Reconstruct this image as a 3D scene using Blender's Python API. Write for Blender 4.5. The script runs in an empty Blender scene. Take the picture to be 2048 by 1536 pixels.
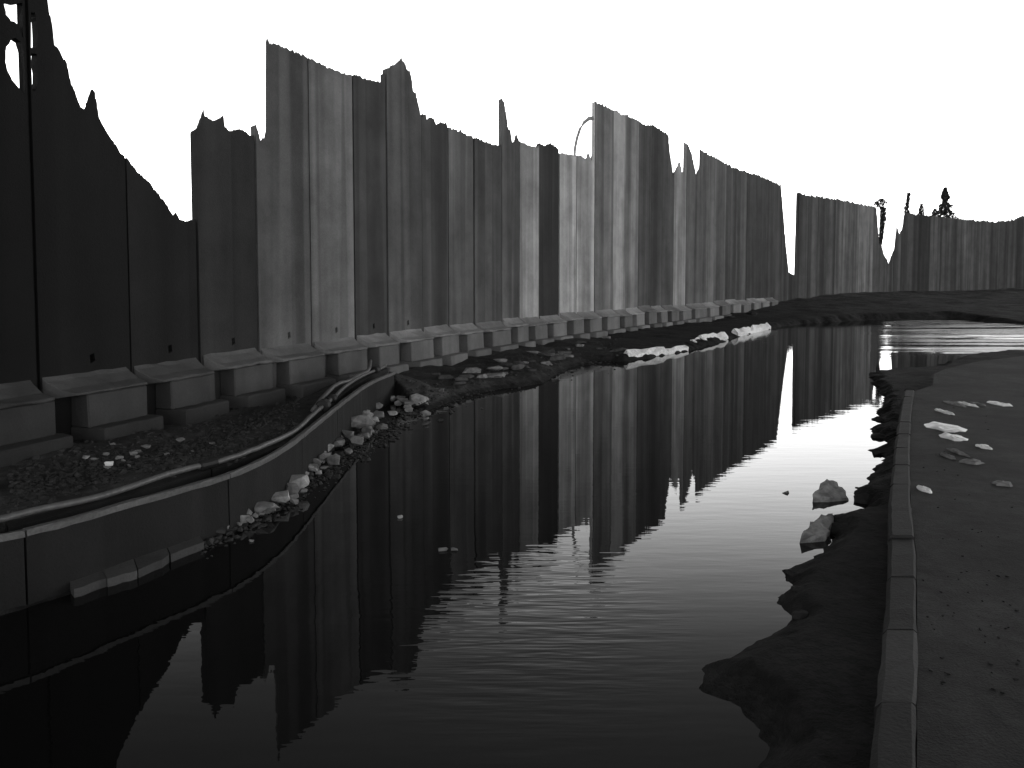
import bpy, bmesh, math, random
import numpy as np
from mathutils import Vector, Matrix
from mathutils.geometry import tessellate_polygon
from mathutils import noise as mnoise

random.seed(7)
rng = np.random.default_rng(7)
S = bpy.context.scene
COL = S.collection

# ------------------------------------------------------------------ camera
F = 1550.0                       # focal length in pixels of the 2048 px wide photograph
HC = 2.5                         # eye height above the water
PITCH = math.radians(3.0)
HOR = 550.0
PY0 = HOR + F * math.tan(PITCH)
cd = bpy.data.cameras.new('camera'); cam = bpy.data.objects.new('camera', cd); COL.objects.link(cam)
cam.location = (0, 0, HC)
cam.rotation_euler = (math.radians(90) - PITCH, 0, 0)
cd.sensor_width = 36.0; cd.lens = 36.0 * F / 2048
cd.shift_y = -(768 - PY0) / 2048
cd.clip_start = 0.05; cd.clip_end = 6000
S.camera = cam

# ------------------------------------------------------------------ sky, sun, exposure
SUN_EL, SUN_AZ = math.radians(6), math.radians(5)      # azimuth from the view axis, towards the left
w = bpy.data.worlds.new('World'); S.world = w; w.use_nodes = True
nt = w.node_tree; nt.nodes.clear()
out = nt.nodes.new('ShaderNodeOutputWorld'); bg = nt.nodes.new('ShaderNodeBackground')
sky = nt.nodes.new('ShaderNodeTexSky'); sky.sky_type = 'NISHITA'; sky.sun_disc = False
sky.sun_elevation = SUN_EL; sky.sun_rotation = SUN_AZ
sky.air_density = 1.4; sky.dust_density = 6.0; sky.ozone_density = 1.0
bw = nt.nodes.new('ShaderNodeRGBToBW')
nt.links.new(sky.outputs[0], bw.inputs[0])
# thin bright haze all round the horizon, thinning out with height, over the clear sky
tc = nt.nodes.new('ShaderNodeTexCoord'); sx = nt.nodes.new('ShaderNodeSeparateXYZ'); nt.links.new(tc.outputs['Generated'], sx.inputs[0])
def wm(op, a, b=None):
    n = nt.nodes.new('ShaderNodeMath'); n.operation = op
    for i, x in enumerate((a, b)):
        if x is None: continue
        if isinstance(x, (int, float)): n.inputs[i].default_value = x
        else: nt.links.new(x, n.inputs[i])
    return n.outputs[0]
el = wm('MAXIMUM', sx.outputs['Z'], 0.0)
HAZE_L, HAZE_Z = 3.1, .315
veil = wm('MULTIPLY', wm('EXPONENT', wm('MULTIPLY', wm('POWER', wm('DIVIDE', el, HAZE_Z), 4.0), -1.0)), HAZE_L / .07)
nt.links.new(wm('ADD', bw.outputs[0], veil), bg.inputs[0])
bg.inputs[1].default_value = 0.07
nt.links.new(bg.outputs[0], out.inputs[0])
sd = bpy.data.lights.new('sun', 'SUN'); sd.energy = 2.0; sd.angle = math.radians(0.5); sd.color = (1, 1, 1)
sun = bpy.data.objects.new('sun', sd); COL.objects.link(sun)
sdir = Vector((math.sin(SUN_AZ) * math.cos(SUN_EL), math.cos(SUN_AZ) * math.cos(SUN_EL), math.sin(SUN_EL)))
sun.rotation_euler = sdir.to_track_quat('Z', 'Y').to_euler(); sun.location = (-20, 40, 30)
S.view_settings.view_transform = 'Standard'; S.view_settings.look = 'None'
S.view_settings.gamma = 1; S.view_settings.use_curve_mapping = False
S.view_settings.exposure = 0.0
S.render.film_transparent = False

# ------------------------------------------------------------------ pixel helpers
CP, SP = math.cos(PITCH), math.sin(PITCH)
def ray(px, py):
    u, v = (px - 1024) / F, (PY0 - py) / F
    return Vector((u, CP + v * SP, -SP + v * CP))
def on_z(px, py, z=0.0):
    d = ray(px, py); t = (z - HC) / d.z
    return Vector((0, 0, HC)) + d * t
def on_y(px, py, Y):
    d = ray(px, py); return Vector((0, 0, HC)) + d * (Y / d.y)
def on_plane(px, py, p, n):
    d = ray(px, py); c = Vector((0, 0, HC)); t = (p - c).dot(n) / d.dot(n)
    return c + d * t

# ------------------------------------------------------------------ materials
def nodes(m):
    m.use_nodes = True; t = m.node_tree; t.nodes.clear()
    o = t.nodes.new('ShaderNodeOutputMaterial'); b = t.nodes.new('ShaderNodeBsdfPrincipled')
    t.links.new(b.outputs[0], o.inputs[0]); return t, b
def N(t, kind, **kw):
    n = t.nodes.new(kind)
    for k, v in kw.items():
        if hasattr(n, k): setattr(n, k, v)
        else: n.inputs[k.replace('_', ' ')].default_value = v
    return n
def math_(t, op, a, b=None):
    n = t.nodes.new('ShaderNodeMath'); n.operation = op
    for i, x in enumerate((a, b)):
        if x is None: continue
        if isinstance(x, (int, float)): n.inputs[i].default_value = x
        else: t.links.new(x, n.inputs[i])
    return n.outputs[0]
def ramp(t, src, lo, hi, a, b):
    n = t.nodes.new('ShaderNodeMapRange'); t.links.new(src, n.inputs[0])
    for i, x in enumerate((lo, hi, a, b)): n.inputs[i + 1].default_value = x
    return n.outputs[0]
def noise_(t, vec, scale, detail=4, rough=.55, stretch=(1, 1, 1)):
    mp = t.nodes.new('ShaderNodeMapping'); t.links.new(vec, mp.inputs[0]); mp.inputs['Scale'].default_value = stretch
    n = t.nodes.new('ShaderNodeTexNoise'); t.links.new(mp.outputs[0], n.inputs['Vector'])
    n.inputs['Scale'].default_value = scale; n.inputs['Detail'].default_value = detail; n.inputs['Roughness'].default_value = rough
    return n.outputs[0]
def grey(t, b, val):
    c = t.nodes.new('ShaderNodeCombineColor')
    for i in range(3): t.links.new(val, c.inputs[i])
    t.links.new(c.outputs[0], b.inputs['Base Color'])
def bump(t, b, h, dist, strength=1.0):
    n = t.nodes.new('ShaderNodeBump'); n.inputs['Distance'].default_value = dist; n.inputs['Strength'].default_value = strength
    t.links.new(h, n.inputs['Height']); t.links.new(n.outputs[0], b.inputs['Normal'])
def objcoord(t, offset=True):
    tc = t.nodes.new('ShaderNodeTexCoord')
    if not offset: return tc.outputs['Object']
    oi = t.nodes.new('ShaderNodeObjectInfo'); va = t.nodes.new('ShaderNodeVectorMath'); va.operation = 'ADD'
    sc = math_(t, 'MULTIPLY', oi.outputs['Random'], 57.0)
    t.links.new(tc.outputs['Object'], va.inputs[0]); t.links.new(sc, va.inputs[1])
    return va.outputs[0]

def concrete(name, base, streak=.5, rough=.85, tint=True, bumpd=.01):
    m = bpy.data.materials.new(name); t, b = nodes(m)
    v = objcoord(t)
    s1 = noise_(t, v, 1.0, 3, .5, (1.0, 1.0, .07))        # broad runs of dirt down the face
    s2 = noise_(t, v, 3.0, 3, .5, (1.0, 1.0, .05))       # fine streaks
    bl = noise_(t, v, .9, 5, .65)                         # patches
    fg = noise_(t, v, 38, 4, .7)
    a = ramp(t, s1, .38, .64, 1 - streak, 1 + streak)
    c = ramp(t, s2, .35, .68, 1 - .18 * streak, 1 + .18 * streak)
    d = ramp(t, bl, .3, .7, .75, 1.28)
    s3 = noise_(t, v, 2.1, 2, .4, (1.0, 1.0, .012)); c = math_(t, 'MULTIPLY', c, ramp(t, s3, .47, .51, 1 - .45 * streak, 1 + .45 * streak))
    e = ramp(t, fg, .3, .7, .86, 1.14)
    x = math_(t, 'MULTIPLY', math_(t, 'MULTIPLY', a, c), math_(t, 'MULTIPLY', d, e))
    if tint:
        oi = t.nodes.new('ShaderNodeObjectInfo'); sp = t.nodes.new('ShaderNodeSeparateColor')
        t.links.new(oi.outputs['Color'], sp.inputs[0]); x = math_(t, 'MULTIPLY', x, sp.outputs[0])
    x = math_(t, 'MINIMUM', math_(t, 'MULTIPLY', x, base), .8)
    grey(t, b, x); b.inputs['Roughness'].default_value = rough; b.inputs['Specular IOR Level'].default_value = .25
    h = math_(t, 'ADD', fg, math_(t, 'MULTIPLY', bl, .6)); bump(t, b, h, bumpd, .7)
    return m
def plain(name, base, rough=.8, spec=.3, scale=12, var=.35, bumpd=.004, metal=0):
    m = bpy.data.materials.new(name); t, b = nodes(m); v = objcoord(t)
    n1 = noise_(t, v, scale, 5, .65); x = math_(t, 'MULTIPLY', ramp(t, n1, .3, .7, 1 - var, 1 + var), base)
    grey(t, b, x); b.inputs['Roughness'].default_value = rough; b.inputs['Specular IOR Level'].default_value = spec
    b.inputs['Metallic'].default_value = metal
    bump(t, b, n1, bumpd, .8); return m

M_wall = concrete('wall_concrete', 1.0, .38)
M_foot = concrete('footing_concrete', .21, .12, .75, True)
M_cap = concrete('footing_cap_concrete', .33, .12, .7, True)
M_step = concrete('footing_step_concrete', .20, .12, .75, True)
M_joint = plain('joint_mortar', .012, .95, .1)
M_kerb = concrete('kerb_concrete', .013, .25, .8, False)
M_strip = concrete('strip_concrete', .06, .2, .8, False)
M_grav = plain('gravel_stone', .042, .85, .2, 9, .5, .01)
M_dark = plain('dark_rubble', .07, .8, .25, 7, .5, .02)
M_kerbtop = plain('kerb_lip_concrete', .09, .6, .4, 30, .3)
M_rkerb = concrete('kerbstone_concrete', .022, .15, .8, True)
M_pipe = plain('pipe_metal', .09, .45, .5, 20, .3, .002)
M_black = plain('black_rubber', .01, .6, .3)
M_chunk = plain('rubble_concrete', .17, .7, .4, 9, .5, .01)
M_mid = plain('pale_rubble', .32, .7, .4, 9, .5, .01)
M_pale = plain('pale_debris', .75, .45, .5, 14, .3, .01)
M_leaf = plain('leaf', .03, .7, .2)
M_bark = plain('bark', .03, .9, .2)
M_rebar = plain('rusty_steel', .3, .6, .3)
M_litter = plain('litter_plastic', .8, .35, .5, 20, .1, .003)

def ground_mat():
    m = bpy.data.materials.new('mud'); t, b = nodes(m); g = t.nodes.new('ShaderNodeNewGeometry'); v = g.outputs['Position']
    n1 = noise_(t, v, .7, 6, .65); n2 = noise_(t, v, 7, 5, .7); n3 = noise_(t, v, 30, 3, .7)
    x = math_(t, 'MULTIPLY', ramp(t, n1, .35, .65, .45, 1.5), ramp(t, n2, .3, .7, .5, 1.55))
    at = t.nodes.new('ShaderNodeAttribute'); at.attribute_name = 'tone'
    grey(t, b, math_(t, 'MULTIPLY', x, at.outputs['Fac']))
    b.inputs['Roughness'].default_value = .9; b.inputs['Specular IOR Level'].default_value = .15
    bump(t, b, math_(t, 'ADD', n2, math_(t, 'MULTIPLY', n3, .4)), .05, .8); return m
M_ground = ground_mat()
def pave_mat():
    m = bpy.data.materials.new('worn_asphalt'); t, b = nodes(m); g = t.nodes.new('ShaderNodeNewGeometry'); v = g.outputs['Position']
    n1 = noise_(t, v, .6, 6, .6); n2 = noise_(t, v, 3.5, 5, .7); n3 = noise_(t, v, 60, 3, .7)
    x = math_(t, 'MULTIPLY', ramp(t, n1, .35, .65, .5, 1.5), ramp(t, n2, .3, .7, .6, 1.4))
    x = math_(t, 'MULTIPLY', x, ramp(t, n3, .3, .7, .7, 1.3))
    grey(t, b, math_(t, 'MULTIPLY', x, .028))
    b.inputs['Roughness'].default_value = .85; b.inputs['Specular IOR Level'].default_value = .2
    bump(t, b, math_(t, 'ADD', n3, math_(t, 'MULTIPLY', n2, 2)), .012, .8); return m
M_pave = pave_mat()

def water_mat():
    m = bpy.data.materials.new('still_water'); t, b = nodes(m); g = t.nodes.new('ShaderNodeNewGeometry'); v = g.outputs['Position']
    b.inputs['Base Color'].default_value = (.006, .006, .006, 1); b.inputs['Roughness'].default_value = .0
    b.inputs['IOR'].default_value = 1.333
    fine = noise_(t, v, 2.2, 3, .5, (.55, 2.4, 1)); crest = noise_(t, v, 5.0, 2, .5, (.35, 2.2, 1))
    def blob(px, py, ry, rx):
        c = on_z(px, py); s = t.nodes.new('ShaderNodeVectorMath'); s.operation = 'SUBTRACT'
        t.links.new(v, s.inputs[0]); s.inputs[1].default_value = (c.x, c.y, 0)
        q = t.nodes.new('ShaderNodeVectorMath'); q.operation = 'MULTIPLY'; t.links.new(s.outputs[0], q.inputs[0])
        q.inputs[1].default_value = (1 / rx, 1 / ry, 0)
        l = t.nodes.new('ShaderNodeVectorMath'); l.operation = 'LENGTH'; t.links.new(q.outputs[0], l.inputs[0])
        return ramp(t, l.outputs['Value'], .35, 1.0, 1.0, 0.0)
    near = blob(1050, 1225, 1.9, 1.3); far = blob(2010, 672, 11.0, 17.0)
    h = math_(t, 'ADD', math_(t, 'MULTIPLY', fine, .010),
              math_(t, 'ADD', math_(t, 'MULTIPLY', math_(t, 'MULTIPLY', crest, near), .042),
                    math_(t, 'MULTIPLY', math_(t, 'MULTIPLY', crest, far), .02)))
    stk = noise_(t, v, .9, 4, .6, (.12, 1.0, 1)); sp_ = t.nodes.new('ShaderNodeSeparateXYZ'); t.links.new(v, sp_.inputs[0])
    far2 = math_(t, 'MULTIPLY', ramp(t, math_(t, 'SUBTRACT', sp_.outputs[0], math_(t, 'MULTIPLY', sp_.outputs[1], .45)), 0, 2.5, 0, 1), ramp(t, sp_.outputs[1], 23, 26, 0, 1))
    t.links.new(math_(t, 'MULTIPLY', math_(t, 'MULTIPLY', ramp(t, stk, .36, .52, 0, 1), far2), .22), b.inputs['Roughness'])
    bump(t, b, h, .10, 1.0); return m
M_water = water_mat()

# ------------------------------------------------------------------ object helpers
def link(o, parent=None):
    COL.objects.link(o)
    if parent: o.parent = parent
    return o
def mesh_obj(name, verts, faces, mat, parent=None, loc=(0, 0, 0), rz=0.0, smooth=False):
    me = bpy.data.meshes.new(name); me.from_pydata([tuple(v) for v in verts], [], faces); me.materials.append(mat)
    me.update()
    if smooth: me.polygons.foreach_set('use_smooth', [True] * len(me.polygons))
    o = bpy.data.objects.new(name, me); o.location = loc; o.rotation_euler[2] = rz
    return link(o, parent)
def bm_obj(name, bm, mat, parent=None, loc=(0, 0, 0), rz=0.0, smooth=False):
    bmesh.ops.recalc_face_normals(bm, faces=bm.faces)
    me = bpy.data.meshes.new(name); bm.to_mesh(me); bm.free(); me.materials.append(mat)
    if smooth: me.polygons.foreach_set('use_smooth', [True] * len(me.polygons))
    o = bpy.data.objects.new(name, me); o.location = loc; o.rotation_euler[2] = rz
    return link(o, parent)
def tag(o, label=None, cat=None, group=None, kind=None):
    for k, v in (('label', label), ('category', cat), ('group', group), ('kind', kind)):
        if v: o[k] = v
    return o
def empty(name, loc=(0, 0, 0), rz=0):
    o = bpy.data.objects.new(name, None); o.location = loc; o.rotation_euler[2] = rz; o.empty_display_size = .3
    return link(o)
def prism_bm(profile, x0, x1, taper0=0.0, taper1=0.0, cut=.012, jit=.004):
    """profile: (out, z) polygon; extruded along local x; local -y is out of the wall"""
    bm = bmesh.new(); n = len(profile); nx = 7; rings = []
    om = max(p[0] for p in profile) or 1
    for i in range(nx):
        f = i / (nx - 1); ring = []
        for (o, z) in profile:
            a = x0 + taper0 * o / om; b = x1 + taper1 * o / om
            j = lambda: random.uniform(-jit, jit)
            ring.append(bm.verts.new((a + (b - a) * f + j(), -o + j(), z + j())))
        rings.append(ring)
    for i in range(nx - 1):
        for k in range(n):
            bm.faces.new((rings[i][k], rings[i + 1][k], rings[i + 1][(k + 1) % n], rings[i][(k + 1) % n]))
    bm.faces.new(rings[0]); bm.faces.new(rings[-1][::-1])
    bmesh.ops.recalc_face_normals(bm, faces=bm.faces)
    if cut:
        es = [e for e in bm.edges if len(e.link_faces) == 2 and e.calc_face_angle(0) > .5]
        bmesh.ops.bevel(bm, geom=es, offset=cut, segments=1, affect='EDGES', clamp_overlap=True)
    return bm
def tube_bm(pts, r, seg=8, bm=None, wob=0.0):
    bm = bm or bmesh.new(); rings = []
    pts = [Vector(p) for p in pts]
    for i, p in enumerate(pts):
        d = (pts[min(i + 1, len(pts) - 1)] - pts[max(i - 1, 0)]).normalized()
        up = Vector((0, 0, 1)) if abs(d.z) < .9 else Vector((1, 0, 0))
        a = d.cross(up).normalized(); b = a.cross(d)
        rr = r[i] if isinstance(r, (list, tuple)) else r
        rings.append([bm.verts.new(p + (a * math.cos(t * 2 * math.pi / seg) + b * math.sin(t * 2 * math.pi / seg)) * rr * (1 + random.uniform(-wob, wob))) for t in range(seg)])
    for i in range(len(rings) - 1):
        for k in range(seg):
            bm.faces.new((rings[i][k], rings[i][(k + 1) % seg], rings[i + 1][(k + 1) % seg], rings[i + 1][k]))
    bm.faces.new(rings[0][::-1]); bm.faces.new(rings[-1])
    return bm
def chunk_bm(sx, sy, sz, seed, bm=None, at=(0, 0, 0), rz=0.0, rough=.22):
    """an angular broken lump, flat-ish faces"""
    r = random.Random(seed); b2 = bmesh.new()
    pts = []
    for i in range(15):
        v = Vector((r.gauss(0, 1), r.gauss(0, 1), r.gauss(0, 1))).normalized() * r.uniform(.8, 1.15)
        v = Vector((math.copysign(abs(v.x) ** .7, v.x), math.copysign(abs(v.y) ** .7, v.y), math.copysign(abs(v.z) ** .8, v.z)))
        pts.append(b2.verts.new((v.x * sx / 2, v.y * sy / 2, v.z * sz / 2)))
    res = bmesh.ops.convex_hull(b2, input=b2.verts)
    bmesh.ops.delete(b2, geom=[v for v in b2.verts if not v.link_faces], context='VERTS')
    if bm is None: return b2
    mt = Matrix.Translation(at) @ Matrix.Rotation(rz, 4, 'Z') @ Matrix.Rotation(r.uniform(-.3, .3), 4, 'X')
    base = len(bm.verts); mp = {}
    for v in b2.verts: mp[v] = bm.verts.new(mt @ v.co)
    for f in b2.faces: bm.faces.new([mp[v] for v in f.verts])
    b2.free(); return bm

# ------------------------------------------------------------------ plan of the place
# wall line: (photo column, depth in metres) of the footing joints, from the left
near_seams = [(-1029, 6.0), (-524, 7.4), (-178, 8.8), (70, 10.2), (258, 11.6), (397, 13.0), (515, 14.4), (622, 15.8), (710, 17.2),
              (775, 18.4), (845, 19.7), (898, 21.0), (948, 22.3), (1003, 23.6), (1038, 24.7), (1078, 25.8), (1118, 27.0), (1152, 28.0),
              (1188, 29.2), (1225, 30.5), (1250, 31.6), (1275, 32.7), (1300, 33.8), (1322, 34.7), (1346, 35.7), (1370, 37.0), (1402, 38.8)]
ZJ = 1.15
def seam_pt(px, Y): return Vector(((px - 1024) * Y / F, Y, 0))
def between(a, b, n):
    A, B = seam_pt(*a), seam_pt(*b)
    return [A.lerp(B, i / n) for i in range(n + 1)]
WALL = []        # list of (section, [points])
p1 = [seam_pt(*s) for s in near_seams] + between((1402, 38.8), (1577, 51.0), 9)[1:] + [seam_pt(1595, 52.6)]
p2 = between((1595, 52.6), (1757, 64.0), 10)
p3 = between((1757, 64.0), (1812, 69.5), 4) + between((1812, 69.5), (2048, 82.0), 12)[1:] + between((2048, 82.0), (2450, 95.0), 16)[1:]
wall_pts = np.array([(p.x, p.y) for p in p1 + p2[1:] + p3[1:]])

# top outline of the wall, in photograph pixels
TOP = [(-2200, -900), (-200, -160), (0, -120), (60, -70), (93, -10), (97, 20), (105, 50), (108, 88), (120, 100), (128, 118), (135, 130), (141, 160), (150, 186), (158, 205), (168, 222), (176, 196), (183, 178),
       (190, 186), (195, 215), (199, 238), (212, 262), (228, 285), (240, 305), (256, 318), (268, 336), (282, 352), (296, 362), (310, 380),
       (325, 398), (338, 418), (345, 430), (352, 425), (360, 438), (375, 442), (391, 438), (393, 300), (392, 262), (400, 252), (406, 215), (410, 232), (425, 240), (440, 236), (446, 228), (450, 255), (462, 262),
       (478, 258), (490, 262), (500, 272), (507, 275), (511, 246), (516, 262), (522, 280), (530, 272), (533, 260), (533.5, 75), (540, 86), (556, 89), (575, 98),
       (600, 108), (612, 114), (640, 126), (665, 138), (690, 148), (715, 152), (740, 160), (764, 164), (768, 152), (773, 136), (778, 138), (784, 126), (788, 130), (797, 122), (803, 117), (809, 124),
       (813, 138), (820, 143), (824, 160), (826, 180), (832, 190), (836, 205), (840, 222), (843, 236), (847, 229), (852, 230), (854, 240), (862, 234), (868, 238), (872, 248), (884, 245), (893, 248), (896, 254),
       (915, 260), (945, 274), (975, 284), (1000, 292), (1003, 288), (1004, 196), (1009, 206), (1013, 232), (1016, 254), (1021, 262), (1025, 286), (1031, 284), (1034, 269), (1038, 282),
       (1050, 286), (1063, 292), (1076, 296), (1080, 286), (1092, 292), (1100, 286), (1108, 290), (1117, 298), (1120, 306), (1140, 309), (1160, 312), (1174, 318), (1178, 305), (1183, 322), (1187, 300),
       (1189, 236), (1190, 203), (1205, 209), (1225, 220), (1250, 229), (1275, 240), (1296, 252), (1306, 250), (1335, 269), (1338, 280), (1340, 305), (1344, 330), (1346, 352), (1352, 342), (1357, 330),
       (1360, 322), (1364, 345), (1369, 340), (1371, 284), (1378, 292), (1384, 310), (1388, 330), (1393, 350), (1398, 340), (1401, 335), (1402, 300), (1430, 315), (1470, 337), (1520, 352),
       (1562, 371), (1566, 420), (1570, 470), (1575, 520), (1578, 548), (1585, 549), (1594, 549), (1595.5, 386), (1612, 390), (1650, 396), (1700, 404), (1740, 413), (1753, 415), (1757, 470), (1760, 500), (1763, 488),
       (1768, 510), (1775, 522), (1779, 531), (1784, 512), (1790, 500), (1795, 455), (1799, 470), (1806, 458), (1811, 426), (1830, 428), (1860, 431), (1900, 436),
       (1940, 440), (1990, 444), (2025, 441), (2035, 436), (2048, 435), (2250, 452), (2700, 460)]
TOPX = np.array([p[0] for p in TOP], float); TOPY = np.array([p[1] for p in TOP], float)
# grey seen on each slab, set as its colour: stains plus painted-in facet shade and left-edge darkening
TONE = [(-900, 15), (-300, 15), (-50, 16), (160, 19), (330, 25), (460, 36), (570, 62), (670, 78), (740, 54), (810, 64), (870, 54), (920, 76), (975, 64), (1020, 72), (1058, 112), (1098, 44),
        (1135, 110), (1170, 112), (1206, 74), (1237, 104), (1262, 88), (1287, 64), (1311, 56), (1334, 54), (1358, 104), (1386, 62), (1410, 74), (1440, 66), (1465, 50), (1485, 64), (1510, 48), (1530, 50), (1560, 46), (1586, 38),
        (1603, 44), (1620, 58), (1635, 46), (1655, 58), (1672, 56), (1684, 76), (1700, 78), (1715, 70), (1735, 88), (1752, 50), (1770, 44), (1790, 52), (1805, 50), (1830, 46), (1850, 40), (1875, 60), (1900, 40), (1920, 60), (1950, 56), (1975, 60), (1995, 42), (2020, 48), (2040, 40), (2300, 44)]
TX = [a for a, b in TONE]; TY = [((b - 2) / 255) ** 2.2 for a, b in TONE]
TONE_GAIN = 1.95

# ------------------------------------------------------------------ puddle outline in plan
front_px = [(-700, 1190), (-300, 1120), (0, 1069), (130, 1038), (250, 1003), (381, 968), (469, 942), (543, 909), (594, 875), (640, 838), (700, 790), (740, 762), (790, 742)]
rear_px = [(-700, 1135), (-300, 1085), (0, 1040), (130, 1008), (250, 975), (381, 936), (469, 911), (543, 888), (590, 860), (620, 835), (660, 800), (690, 772), (738, 744), (772, 731)]
ZF, ZR = .60, .60
front = [on_z(x, y, ZF) for x, y in front_px]; rear = [on_z(x, y, ZR) for x, y in rear_px]
shore_px = [(850, 822), (925, 795), (1000, 778), (1080, 768), (1130, 738), (1190, 722), (1255, 724), (1370, 704), (1460, 678), (1540, 657), (1600, 648), (1735, 641), (1900, 639), (2048, 649), (2230, 655),
            (2230, 690), (2048, 704), (1960, 710), (1885, 728), (1870, 737), (1742, 746), (1748, 768), (1782, 800), (1745, 828), (1778, 846), (1735, 862), (1775, 880), (1778, 890), (1737, 898),
            (1770, 915), (1745, 935), (1742, 965), (1715, 974), (1700, 992), (1728, 1004), (1733, 1020), (1660, 1030), (1655, 1070), (1662, 1095), (1640, 1106), (1578, 1142), (1580, 1165),
            (1558, 1190), (1562, 1215), (1585, 1235), (1560, 1262), (1500, 1295), (1410, 1327), (1385, 1385), (1470, 1412), (1505, 1460), (1530, 1500), (1500, 1560), (1470, 1700), (1400, 2100)]
poly = [(p.x, p.y) for p in front] + [(q.x, q.y) for q in (on_z(x, y, 0) for x, y in shore_px)] + [(.2, .6), (-3.5, .3), (-9, 1.0)]
poly = np.array(poly)

def seg_dist(X, Y, P, closed=True):
    best = np.full(X.shape, 1e9)
    n = len(P)
    for i in range(n if closed else n - 1):
        a = P[i]; b = P[(i + 1) % n]; d = b - a; L = (d ** 2).sum() + 1e-12
        t = np.clip(((X - a[0]) * d[0] + (Y - a[1]) * d[1]) / L, 0, 1)
        best = np.minimum(best, np.hypot(X - a[0] - t * d[0], Y - a[1] - t * d[1]))
    return best
def inside(X, Y, P):
    c = np.zeros(X.shape, bool); n = len(P); j = n - 1
    for i in range(n):
        xi, yi = P[i]; xj, yj = P[j]
        m = ((yi > Y) != (yj > Y)); xs = (xj - xi) * (Y - yi) / ((yj - yi) if yj != yi else 1e-9) + xi
        c ^= (m & (X < xs)); j = i
    return c
def vnoise(X, Y, sc, seed=0, octs=4):
    """value noise on arrays"""
    tot = np.zeros(X.shape); amp = 1.0; norm = 0
    for o in range(octs):
        r = np.random.default_rng(seed + o); tab = r.random((256, 256)); x = X * sc; y = Y * sc
        xi = np.floor(x).astype(int); yi = np.floor(y).astype(int); fx = x - xi; fy = y - yi
        fx = fx * fx * (3 - 2 * fx); fy = fy * fy * (3 - 2 * fy)
        g = lambda a, b: tab[a & 255, b & 255]
        v = (g(xi, yi) * (1 - fx) + g(xi + 1, yi) * fx) * (1 - fy) + (g(xi, yi + 1) * (1 - fx) + g(xi + 1, yi + 1) * fx) * fy
        tot += (v * 2 - 1) * amp; norm += amp; amp *= .5; sc *= 2.07
    return tot / norm

kerb_px_l = [(1740, 1600), (1742, 1500), (1752, 1400), (1762, 1300), (1772, 1200), (1777, 1100), (1777, 1000), (1788, 900), (1800, 820), (1809, 778)]
kerb_px_r = [(1834, 1600), (1834, 1500), (1834, 1400), (1836, 1300), (1834, 1200), (1833, 1100), (1822, 1000), (1820, 900), (1824, 820), (1830, 778)]
ZK = .34
KL = [on_z(x, y, ZK) for x, y in kerb_px_l]; KR = [on_z(x, y, ZK) for x, y in kerb_px_r]
def extend(P):
    return [P[0] + (P[0] - P[2]) * 1.2] + P
KL, KR = extend(KL), extend(KR)
pave = [(p.x - .0, p.y) for p in KR] + [(q.x, q.y) for q in (on_z(x, y, .30) for x, y in [(1866, 770), (1868, 748), (1890, 738), (1960, 722), (2048, 712), (2240, 700)])] + [(60, 30), (60, -12), (KR[0].x, -12)]
pave = np.array(pave)

def ground_h(X, Y):
    d = seg_dist(X, Y, poly); ins = inside(X, Y, poly)
    sd = np.where(ins, -d, d)
    jag = vnoise(X, Y * 1.0, 2.2, 3, 5)
    jag = jag + .55 * vnoise(X * 1.2, Y * 3.2, 2.6, 31, 4) + .3 * vnoise(X, Y * 1.6, 7.0, 35, 2)
    dist_cam = np.hypot(X, Y)
    sdj = sd + jag * np.clip(.05 + dist_cam * .006, .05, .5) * np.where(X > 0, 1.0, .35)
    # which bank?
    dw = seg_dist(X, Y, wall_pts, False)
    left = (X < 1.5) & (Y < 24)
    far = np.clip((Y - 40) / 22, 0, 1)
    target = np.full(X.shape, .16)
    target = np.where(X > 1, .13 + .06 * vnoise(X, Y, .5, 21, 4), target)
    target = target + far ** .8 * 1.05
    # bank under the wall footings from the middle on
    mid = np.clip((Y - 16) / 8, 0, 1) * (1 - far)
    target += mid * np.clip(1.2 - dw / 5, 0, 1) * .12
    target = np.where((Y < 15.5) & left, .2 + .28 * np.clip((dw - .7) / 3.0, 0, 1), target)
    target = target + np.clip(1.6 - dw, 0, 1) * (.10 * vnoise(X, Y, .9, 41, 3)) * (Y < 45)
    bumps = .05 * vnoise(X, Y, 1.1, 9, 5) + .22 * far * vnoise(X, Y * 1.6, .28, 5, 4) + .10 * far * vnoise(X, Y * 1.3, 1.1, 15, 3)
    h = np.where(sdj < 0, np.maximum(sdj * .5, -.3), np.minimum(sdj * .55, 1) * 1.0)
    h = np.where(sdj > 0, np.minimum(h, target) + bumps * np.clip(sdj * 1.4, 0, 1), h)
    # steps hidden under kerb wall and pavement
    ip = inside(X, Y, pave); h = np.where(ip, np.minimum(h, .12), h)
    return h, sdj, dw, far

# nonuniform grid, one sheet out to the horizon
def axis(segs):
    out = []
    for a, b, s in segs:
        n = max(1, int(round((b - a) / s))); out += [a + (b - a) * i / n for i in range(n)]
    out.append(segs[-1][1]); return np.array(out)
gx = axis([(-3000, -600, 800), (-600, -60, 90), (-60, -14, 4), (-14, -6, .25), (-6, 10, .055), (10, 22, .11), (22, 62, .25), (62, 120, 4), (120, 600, 80), (600, 3000, 800)])
gy = axis([(-1500, -100, 350), (-100, -6, 10), (-6, 1.5, .6), (1.5, 17, .055), (17, 30, .11), (30, 90, .22), (90, 200, 6), (200, 1000, 100), (1000, 4000, 1000)])
GX, GY = np.meshgrid(gx, gy)
H, SDJ, DW, FAR = ground_h(GX, GY)
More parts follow.
